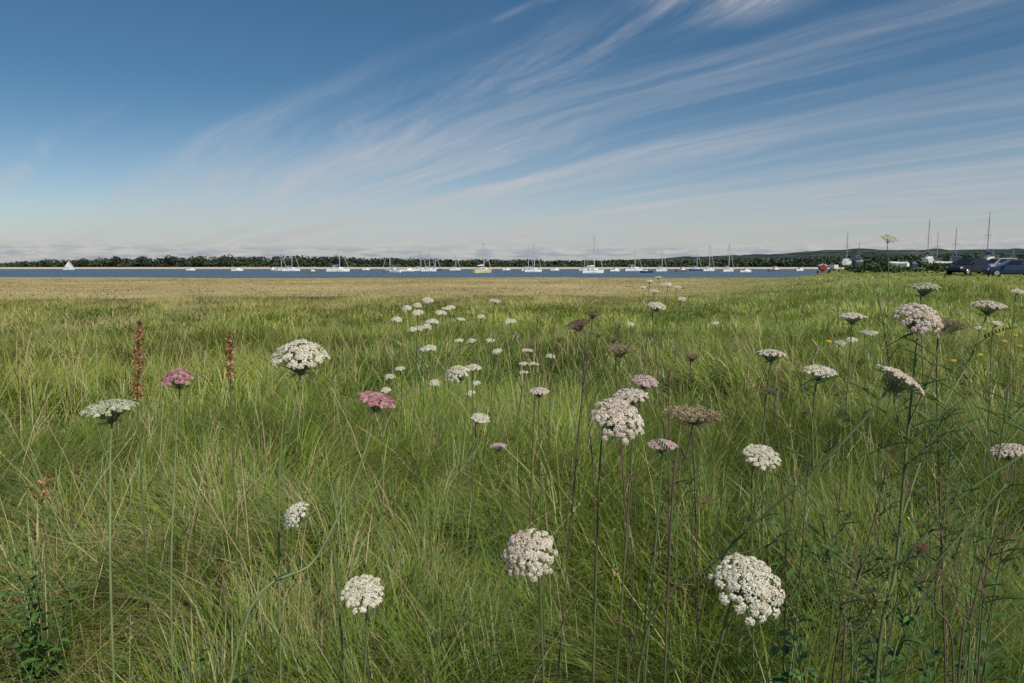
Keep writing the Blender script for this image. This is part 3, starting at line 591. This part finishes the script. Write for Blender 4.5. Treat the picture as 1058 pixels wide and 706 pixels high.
weed(880, 680, 1.1, 'leafy green weed at the very bottom right under the biggest bloom', .3, 2)
weed(38, 565, 1.8, 'dark green leafy weed by the left edge below the low dock head', .15, 3, tone=(.07, .15, .03))
weed(1010, 615, 1.25, 'leafy weed in the dark grass at the lower right edge', .3, 5, tone=(.05, .10, .025))
weed(955, 660, 1.12, 'dark leafy weed at the bottom right between the other two weeds', .3, 8, tone=(.05, .10, .025))
weed(215, 680, 1.4, 'small leafy weed low at the left beside the curving pink stem', .1, 9, tone=(.07, .14, .03))
# ------------------------------------------------------------------ far woodland and trees
def crown(mb, cx, cy, cz, rx, ry, rz, n, size, R, tone):
    lumps = [(R.uniform(-.55, .55), R.uniform(-.55, .55), R.uniform(-.5, .6), R.uniform(.4, .65)) for _ in range(7)]
    for i in range(n):
        lx, ly, lz, lr = R.choice(lumps); v = Vector((R.gauss(0, 1), R.gauss(0, 1), R.gauss(0, 1))).normalized()*lr*R.uniform(.7, 1.0)
        p = Vector((cx+(lx+v.x)*rx, cy+(ly+v.y)*ry, cz+(lz+v.z)*rz)); a = (v+Vector((R.uniform(-.6, .6), R.uniform(-.6, .6), R.uniform(-.3, .6)))).normalized()
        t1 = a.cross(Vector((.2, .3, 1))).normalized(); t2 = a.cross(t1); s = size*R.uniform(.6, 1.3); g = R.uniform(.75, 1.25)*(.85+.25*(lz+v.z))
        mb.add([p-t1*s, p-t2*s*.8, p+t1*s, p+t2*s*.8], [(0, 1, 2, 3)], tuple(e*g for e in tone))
R = random.Random(5); mb = MB(); TONES = [(.048, .066, .042), (.054, .075, .044), (.044, .060, .042), (.062, .080, .046)]  # leaf greens paled and cooled, painting in slight haze over the far shore
HU = [-200, 0, 40, 90, 120, 200, 260, 300, 350, 420, 470, 520, 600, 700, 780, 850, 1000, 1300]; HH = [3, 3, 4.5, 6.5, 7.5, 8, 9.5, 9.5, 8.5, 7.5, 6, 6, 5.5, 6, 7, 9, 11, 11]
for i in range(620):
    xx = -640+1280*(i/620)+R.uniform(-4, 4); uu = 529+F*xx/600; yy = 592+R.uniform(-14, 45)
    h = float(np.interp(uu, HU, HH))*R.uniform(.84, 1.06); zb = gz1(xx, yy)
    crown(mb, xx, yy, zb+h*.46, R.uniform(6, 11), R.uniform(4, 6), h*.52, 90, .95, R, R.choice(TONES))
for i in range(520):
    xx = -640+1280*(i/520)+R.uniform(-2, 2); uu = 529+F*xx/600; yy = 578+R.uniform(-5, 8); h = float(np.interp(uu, HU, HH))*R.uniform(.35, .6); zb = gz1(xx, yy)
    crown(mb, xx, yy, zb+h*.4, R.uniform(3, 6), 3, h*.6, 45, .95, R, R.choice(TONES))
tag(mb.build('woodland', MTREE), 'dark green belt of woodland along the far shore', 'woodland', kind='stuff')
mb = MB()
for i in range(110):
    uu = R.uniform(868, 1200); yy = R.uniform(80, 190); xx = (uu-529)/F*yy
    if float(rmask(xx, yy)) < .6: continue
    zb = gz1(xx, yy); h = R.uniform(.5, 1.2)*(.8 if uu < 900 else 1.1)*(.7+yy/200)
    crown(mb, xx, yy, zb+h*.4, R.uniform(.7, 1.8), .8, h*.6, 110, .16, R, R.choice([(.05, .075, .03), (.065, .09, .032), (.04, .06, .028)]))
tag(mb.build('scrub', MTREE), 'low dark scrub along the top of the right bank among the boats', 'bushes', kind='stuff')
for k, (u, h) in enumerate([(52, 5.8), (88, 7.6), (121, 9.4), (150, 8.6), (178, 9.5), (207, 9.0), (236, 10.6)]):
    yy = 574; xx = (u-529)/F*yy*1.0; zb = gz1(xx, yy); o = ['first', 'second', 'third', 'fourth', 'fifth', 'sixth', 'seventh'][k]
    root = thing('shore_tree', (xx, yy, zb), 'rounded shore tree at far left, %s from the left of seven above the woodland' % o, 'tree', 'trees standing out on the far left shore')
    tb = MB(); tb.tube([(0, 0, -.3), (0, 0, h*.25), (.3, 0, h*.6)], [.45, .32, .15], 6)
    for s in (-1, 1): tb.tube([(0, 0, h*.25), (s*1.6, .4*s, h*.5), (s*2.4, .5*s, h*.62)], [.2, .12, .05], 5)
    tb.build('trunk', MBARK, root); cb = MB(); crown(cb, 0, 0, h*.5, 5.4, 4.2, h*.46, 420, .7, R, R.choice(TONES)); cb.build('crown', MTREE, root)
# ------------------------------------------------------------------ boats
def hull_rings(Lh, B, fb, dr):
    rings = []; xs = np.linspace(-.5, .5, 13)
    for s in xs:
        t = s+.5; wv = B*.5*(math.sin(min(1, (t*.80+.30))*PI*.5)**1.0 if t < .5 else 1)*max(0.03, (1-max(0, (t-.45)/.55)**2.2)); sh = fb*(1+.35*max(0, t-.3)**1.5+.05*(t < .1)); xk = s*Lh
        dd = dr*max(.05, math.sin(min(1, max(0, t*1.05))*PI)**.7); rx = .04*Lh*max(0, t-.8)/.2
        rings.append([(xk+rx, -wv, sh), (xk+rx*.6, -wv*.98, sh*.5), (xk, -wv*.82, 0), (xk-rx*.5, -wv*.4, -dd*.75), (xk-rx*.5, 0, -dd), (xk-rx*.5, wv*.4, -dd*.75), (xk, wv*.82, 0), (xk+rx*.6, wv*.98, sh*.5), (xk+rx, wv, sh)])
    return rings
def yacht(loc, Lh, Mh, rz, label, hm=MHW, cover=MSAILC, ashore=False, sail=False, group='yachts moored on the water', mizzen=False, mm=MALU, name='yacht'):
    root = thing(name, loc, label, 'boat', group, rz); B = Lh*.32; fb = Lh*.125; R_ = hull_rings(Lh, B, fb, Lh*.06); up = Lh*.2 if ashore else 0
    def sh(rs): return [[(p[0], p[1], p[2]+up) for p in r] for r in rs]
    h = MB(); h.loft(sh(R_), closed=False, cap=False); h.add(sh([R_[0]])[0], [tuple(range(9))]); hull = h.build('hull', hm, root)
    dk = MB(); dk.loft(sh([[(r[0][0], r[0][1]*.97, r[0][2]-.03), (r[0][0], 0, r[0][2]+.05), (r[8][0], r[8][1]*.97, r[8][2]-.03)] for r in R_]), closed=False, cap=False); dk.build('deck', MDECK, root)
    st = MB()
    for s_ in (0, 8): st.loft(sh([[(r[s_][0], r[s_][1]*1.015, r[s_][2]*.93), (r[s_][0], r[s_][1]*1.012, r[s_][2]*.84)] for r in R_]), closed=False, cap=False)
    st.build('rail_stripe', MHN if hm != MHN else MHW, hull)
    if ashore:
        kb = MB(); kb.loft([[(-.12*Lh, -.1, up*.02), (.08*Lh, -.1, up*.02), (.08*Lh, .1, up*.02), (-.12*Lh, .1, up*.02)], [(-.12*Lh, -.1, up*.8), (.14*Lh, -.1, up*.8), (.14*Lh, .1, up*.8), (-.12*Lh, .1, up*.8)]]); kb.build('keel', MANTI, root)
        for sx in (-.25, .2):
            for sy in (-1, 1): pb = MB(); pb.tube([(sx*Lh, sy*B*.6, 0), (sx*Lh, sy*B*.36, up+.1)], .05, 5); pb.build('prop_leg', MHG, root)
    z0 = fb*1.05+up; cb = MB(); ch = Lh*.06
    def cr(xp, wv, hh): return [(xp, -wv, z0), (xp, -wv*.86, z0+hh), (xp, wv*.86, z0+hh), (xp, wv, z0)]
    cb.loft([cr(-.20*Lh, B*.32, ch*1.25), cr(.02*Lh, B*.33, ch*1.1), cr(.20*Lh, B*.22, ch*.8), cr(.27*Lh, B*.16, ch*.12)]); cabin = cb.build('cabin', MHW if not ashore else hm, root)
    wb = MB()
    for s_ in (-1, 1):
        y0, y1 = s_*(B*.322), s_*(B*.302)
        wb.add([(-.16*Lh, y0, z0+ch*.38), (.04*Lh, y0*1.0, z0+ch*.38), (.03*Lh, y1*1.0, z0+ch*.85), (-.15*Lh, y1, z0+ch*.85)], [(0, 1, 2, 3)])
    wb.build('window', MWIN, cabin)
    mx = .08*Lh; mt = MB(); mr = 1.0 if not ashore else .62; mt.tube([(mx, 0, z0), (mx, 0, Mh*.6), (mx-.02*Lh, 0, Mh)], [.105*mr, .10*mr, .07*mr], 6); mast = mt.build('mast', mm, root)
    sp = MB(); sp.tube([(mx, -B*.28, Mh*.62), (mx, B*.28, Mh*.62)], .035, 4); sp.build('spreader', mm, mast)
    bz = z0+ch*2.2; bm_ = MB(); bm_.tube([(mx, 0, bz), (mx-.38*Lh, 0, bz+.05)], .06, 5); bm_.build('boom', mm, root)
    if sail:
        for (q0, q1, tp) in (((mx-.1, 0, bz+.15), (mx-.42*Lh, .35*B, bz+.15), (mx-.05, .02, Mh*.97)), ((.5*Lh, 0, z0), (mx+.2, .3*B, z0+.5), (mx+.1, 0, Mh*.85))):
            sb = MB(); rings = []
            for i in range(7):
                a = i/6; e0 = Vector(q0).lerp(Vector(tp), a); e1 = Vector(q1).lerp(Vector(tp), a); rings.append([tuple(e0.lerp(e1, j/4)+Vector((0, .22*math.sin(j/4*PI)*(1-a), 0))) for j in range(5)])
            sb.loft(rings, closed=False, cap=False); sb.build('sail', MSAIL, root, True)
    else:
        cv = MB(); cv.tube([(mx-.02, 0, bz+.20), (mx-.12*Lh, 0, bz+.26), (mx-.37*Lh, 0, bz+.14)], [.22, .2, .1], 7); cv.build('sail_cover', cover, root, True)
    rg = MB(); top = (mx-.02*Lh, 0, Mh*.98); rw = .018 if not ashore else .006
    for e in ((.49*Lh, 0, z0+.1), (-.48*Lh, 0, z0), (mx-.02*Lh, -B*.46, z0-.05), (mx-.02*Lh, B*.46, z0-.05)): rg.tube([top, e], rw, 3)
    rg.build('rigging', MWIRE, root)
    if not ashore: fu = MB(); fu.tube([(.475*Lh, 0, z0+.4), (mx+.08*Lh, 0, Mh*.88)], [.07, .05], 5); fu.build('furled_sail', MSAIL, root)
    rl = MB()
    for s_ in (-1, 1):
        rl.tube([(-.47*Lh, s_*B*.30, z0+.55), (0, s_*B*.49, z0+.5), (.3*Lh, s_*B*.33, z0+.55), (.5*Lh, 0, z0+.7)], .02, 3)
        for xx_, yy_ in ((-.45, .31), (-.2, .45), (.05, .48), (.3, .33)): rl.tube([(xx_*Lh, s_*B*yy_, z0-.1), (xx_*Lh, s_*B*yy_, z0+.52)], .018, 3)
    rl.build('guard_rail', MWIRE, root)
    if mizzen: mz = MB(); mz.tube([(-.33*Lh, 0, z0), (-.34*Lh, 0, Mh*.74)], [.08, .05], 5); mz.build('mizzen_mast', mm, root)
    return root
def moor(u, d, vt, hw, rz, label, **k):
    Mh = (275-vt)/F*d+CAMZ-WZ; Lh = max(5.5, hw/F*d/max(.5, abs(math.cos(rz))))
    px = P(u, 280, d); c, s = math.cos(rz), math.sin(rz); return yacht((px.x-.08*Lh*c, px.y-.08*Lh*s, WZ), Lh, Mh, rz, label, **k)
r = math.radians
moor(291, 340, 264, 12, r(25), 'small white yacht with a short mast, left of the leftmost close pair')
moor(302, 320, 256, 16, r(30), 'white yacht with the taller mast, right of the leftmost close pair')
moor(351, 290, 256, 22, r(20), 'white yacht alone between the leftmost close pair and the next yacht', hm=MHW)
moor(403, 255, 253, 20, r(155), 'white yacht with a tall mast left of the three tightly grouped yachts')
moor(435, 330, 258, 13, r(35), 'white yacht, left one of three tightly grouped yachts left of centre')
moor(444, 300, 259, 15, r(28), 'white yacht, middle one of three tightly grouped yachts left of centre', hm=MHW, cover=MHG)
moor(450, 345, 265, 13, r(30), 'small dark hulled yacht, right one of three tightly grouped yachts', hm=MHN)
moor(471, 370, 263, 11, r(32), 'small white yacht with a thin mast left of the cream yacht')
moor(500, 235, 249, 17, r(50), 'cream hulled yacht with a tall pale mast near the centre', hm=MHC, cover=MSAIL)
moor(546, 330, 253, 13, r(30), 'white yacht half hidden behind the yacht just right of centre')
moor(552, 270, 250, 18, r(25), 'white yacht just right of centre overlapping another behind it')
moor(614, 225, 242, 23, r(22), 'white yacht with the tallest mast of all the moored boats', cover=MSAIL)
moor(604, 340, 263, 11, r(30), 'small white yacht just left of the tallest mast')
moor(656, 320, 258, 20, r(25), 'long white yacht right of the tallest mast', cover=MHG)
moor(684, 300, 257, 14, r(40), 'white yacht between the long white yacht and the three on the right')
moor(720, 340, 262, 14, r(28), 'dark hulled yacht, left one of three yachts on the right', hm=MHN)
moor(733, 320, 252, 14, r(30), 'white yacht, middle one of three yachts on the right')
moor(753, 285, 250, 15, r(40), 'white yacht, right one of three yachts on the right')
moor(72, 430, 269, 8, r(40), 'lone sailing boat with white sails raised at the far left', sail=True, group='boats under sail')
def motorboat(u, d, Lh, rz, label, hm=MHW):
    p = P(u, 280, d); root = thing('motorboat', (p.x, p.y, WZ), label, 'boat', 'small open and cabin motorboats on the water', rz); B = Lh*.36; fb = Lh*.13; R_ = hull_rings(Lh, B, fb, Lh*.05)
    h = MB(); h.loft(R_, closed=False, cap=False); h.add(R_[0], [tuple(range(9))]); h.build('hull', hm, root)
    dk = MB(); dk.loft([[(q[0][0], q[0][1]*.95, q[0][2]-.04), (q[0][0], 0, q[0][2]), (q[8][0], q[8][1]*.95, q[8][2]-.04)] for q in R_], closed=False, cap=False); dk.build('deck', MDECK, root)
    cb = MB(); z0 = fb*1.0
    def cr(xp, wv, hh): return [(xp, -wv, z0), (xp, -wv*.8, z0+hh), (xp, wv*.8, z0+hh), (xp, wv, z0)]
    cb.loft([cr(-.05*Lh, B*.32, .2*Lh), cr(.12*Lh, B*.32, .19*Lh), cr(.22*Lh, B*.26, .07*Lh), cr(.36*Lh, B*.12, .02*Lh)]); cab = cb.build('cabin', MHW, root)
    wb = MB()
    for s_ in (-1, 1): wb.add([(-.03*Lh, s_*B*.295, z0+.1*Lh), (.12*Lh, s_*B*.295, z0+.1*Lh), (.11*Lh, s_*B*.272, z0+.17*Lh), (-.03*Lh, s_*B*.272, z0+.17*Lh)], [(0, 1, 2, 3)])
    wb.build('window', MWIN, cab); ob_ = MB(); ob_.box((-.52*Lh, 0, fb*.9), (.3, .3, .9)); ob_.build('outboard_motor', MHG, root)
motorboat(245, 330, 5, r(20), 'small white motorboat on open water between the far left ones and the pair')
motorboat(282, 330, 5, r(150), 'small white motorboat just left of the leftmost close pair of yachts')
motorboat(197, 360, 4.2, r(30), 'small white motorboat farthest left on the water')
motorboat(421, 300, 5.5, r(25), 'small white motorboat just left of the three grouped yachts')
motorboat(635, 300, 5, r(30), 'small white motorboat between the tallest mast and the long white yacht')
motorboat(704, 280, 5.5, r(35), 'small grey motorboat left of the three yachts on the right', hm=MHG)
motorboat(573, 350, 4.6, r(25), 'small white motorboat right of the overlapping yachts')
motorboat(800, 300, 6, r(20), 'low dark motorboat at the right end of the water', hm=MHG)
motorboat(378, 400, 4.5, r(30), 'tiny white motorboat between the lone yacht and the next tall mast')
motorboat(523, 380, 4.5, r(25), 'tiny white motorboat between the cream yacht and the overlapping pair')
motorboat(668, 240, 4.0, r(160), 'low dark motorboat in front of the long white yacht', hm=MHN)
motorboat(770, 260, 4.5, r(15), 'small white motorboat right of the last of the three yachts')
motorboat(322, 240, 3.6, r(20), 'low grey motorboat between the leftmost pair and the lone yacht', hm=MHG)
motorboat(826, 330, 5.0, r(30), 'small white motorboat last on the right before the grassy bank')
def ashore(u, d, vt, Lh, rz, label, **k):
    p = P(u, 280, d); zg = gz1(p.x, p.y); Mh = (275-vt)/F*d+CAMZ-zg; yacht((p.x, p.y, zg), Lh, Mh, rz, label, ashore=True, group='boats laid up on the right bank', mm=MALD, **k)
ashore(874, 150, 240, 6.0, r(60), 'white laid up yacht, left one of two masts rising from the right bank')
ashore(886, 165, 251, 6, r(50), 'laid up yacht with the shorter mast, right one of two on the bank', hm=MHN)
ashore(958, 120, 226, 5.5, r(70), 'white laid up yacht with the left mast of three beside the cars')
ashore(967, 135, 240, 5.5, r(60), 'laid up yacht with the middle, shortest mast of three beside the cars', hm=MHG)
ashore(986, 125, 236, 5.5, r(65), 'laid up yacht with the right mast of three beside the parked cars', hm=MHN)
ashore(1020, 100, 220, 5.0, r(75), 'laid up yacht with the tallest mast, rising behind the parked cars', hm=MHW)
ashore(1046, 140, 256, 5.5, r(60), 'laid up yacht with a short mast behind the blue car')
def dinghy(u, d, rz, label, hm, cov_=None):
    p = P(u, 280, d); root = thing('dinghy', (p.x, p.y, gz1(p.x, p.y)), label, 'boat', 'small boats standing on the right bank', rz); R_ = hull_rings(3.4, 1.4, .55, .3)
    h = MB(); h.loft([[(q[0], q[1], q[2]+.7) for q in rr] for rr in R_], closed=False, cap=False); h.add([(q[0], q[1], q[2]+.7) for q in R_[0]], [tuple(range(9))]); h.build('hull', hm, root)
    cv = MB(); cv.loft([[(q[0][0], q[0][1], q[0][2]+.7), (q[0][0], 0, q[0][2]+.95), (q[8][0], q[8][1], q[8][2]+.7)] for q in R_], closed=False, cap=False); cv.build('cover', cov_ or (MSAIL if hm == MHR else MSAILC), root)
    tr = MB(); tr.tube([(-1.4, 0, .35), (2.3, 0, .5)], .04, 5); tr.tube([(-.6, -.7, .3), (-.6, .7, .3)], .035, 5); tr.build('trolley', MHG, root)
    for s_ in (-1, 1): wb = MB(); wb.tube([(-.6, s_*.72-.06, .28), (-.6, s_*.72+.06, .28)], .28, 12); wb.build('wheel', MTYRE, root)
dinghy(850, 108, r(70), 'small red hulled boat with a pale cover on the right bank', MHR)
dinghy(861, 120, r(80), 'small white hulled boat with a blue cover beside the red one', MHW)
dinghy(902, 140, r(60), 'small grey hulled boat right of the two masts on the bank', MHG, MHG)
dinghy(928, 125, r(120), 'small white hulled boat just right of the tallest flower stem', MHW, MSAIL)
dinghy(943, 130, r(50), 'small navy hulled boat left of the three masts', MHN, MHG)
dinghy(974, 115, r(110), 'small grey hulled boat left of the dark parked car', MHG, MSAIL)
# ------------------------------------------------------------------ parked cars
def car(u, d, rz, label, paint, tall=0.0):
    p = P(u, 280, d); root = thing('parked_car', (p.x, p.y, gz1(p.x, p.y)+.02), label, 'car', 'cars parked at the right edge', rz)
    b = MB(); rings = []
    for (x_, hw, zb, zt) in ((-2.08, .62, .42, .72), (-2.0, .78, .30, .88), (-1.5, .86, .24, .95), (-.6, .88, .22, .96), (.4, .88, .22, .95), (1.1, .86, .22, .90), (1.75, .80, .26, .78), (2.02, .68, .32, .66), (2.1, .5, .40, .56)):
        zt += tall*.5; m_ = (zb+zt)/2
        rings.append([(x_, -hw*.9, zb), (x_, -hw, zb+.1), (x_, -hw, m_+.05), (x_, -hw*.93, zt-.06), (x_, -hw*.8, zt), (x_, hw*.8, zt), (x_, hw*.93, zt-.06), (x_, hw, m_+.05), (x_, hw, zb+.1), (x_, hw*.9, zb)])
    b.loft(rings); b.build('body', paint, root)
    zb, zt = .93+tall*.5, 1.47+tall
    c = MB(); low_ = [(-1.85, -.76, zb), (1.05, -.76, zb), (1.05, .76, zb), (-1.85, .76, zb)]; hi = [(-1.38, -.60, zt-.05), (.22, -.60, zt-.05), (.22, .60, zt-.05), (-1.38, .60, zt-.05)]; tp = [(-1.28, -.52, zt), (.12, -.52, zt), (.12, .52, zt), (-1.28, .52, zt)]
    c.loft([low_, hi, tp]); c.build('roof', paint, root)
    V = [Vector(q) for q in low_]; Hh = [Vector(q) for q in hi]; cen = Vector((-.4, 0, 1.1))
    def panel(i, j, a0, a1, h0=.10, h1=.90):
        def pt(a, h): return V[i].lerp(V[j], a).lerp(Hh[i].lerp(Hh[j], a), h)
        q = [pt(a0, h0), pt(a1, h0), pt(a1, h1), pt(a0, h1)]; n = (q[1]-q[0]).cross(q[3]-q[0]).normalized()
        if n.dot(q[0]-cen) < 0: n = -n
        k = MB(); k.add([e+n*.006 for e in q], [(0, 1, 2, 3)]); return k
    panel(0, 1, .05, .46).build('side_window', MWIN, root); panel(0, 1, .50, .94).build('side_window', MWIN, root)
    panel(2, 3, .06, .50).build('side_window', MWIN, root); panel(2, 3, .54, .95).build('side_window', MWIN, root)
    panel(1, 2, .08, .92).build('windscreen', MWIN, root); panel(3, 0, .08, .92).build('rear_window', MWIN, root)
    for sx in (-1.28, 1.32):
        for sy in (-1, 1):
            wb = MB(); wb.tube([(sx, sy*.72, .31), (sx, sy*.90, .31)], .31, 18); wo = wb.build('wheel', MTYRE, root)
            rb = MB(); rb.tube([(sx, sy*.895, .31), (sx, sy*.912, .31)], [.2, .18], 12); rb.build('rim', MRIM, wo)
    for sy in (-1, 1):
        lb = MB(); lb.loft([[(1.90, sy*.50, .60), (1.86, sy*.72, .60), (1.84, sy*.72, .72), (1.88, sy*.50, .70)], [(2.06, sy*.50, .56), (1.97, sy*.70, .58), (1.93, sy*.70, .68), (2.00, sy*.50, .66)]]); lb.build('headlight', MLAMP, root)
        tb = MB(); tb.box((-2.03, sy*.62, .74+tall*.3), (.08, .18, .2)); tb.build('tail_light', MTAIL, root)
        mb_ = MB(); mb_.box((.72, sy*.96, 1.0+tall*.5), (.14, .16, .11)); mb_.build('wing_mirror', paint, root)
car(1000, 66, r(205), 'dark parked car, leftmost at the right edge, half hidden by the grassy bank', MCARD)
car(1046, 62, r(160), 'dark blue parked car nearest the right edge, half hidden by the grassy bank', MCARB)
car(1030, 74, r(190), 'silver parked car behind and between the dark and the blue car', MCARS, .1)
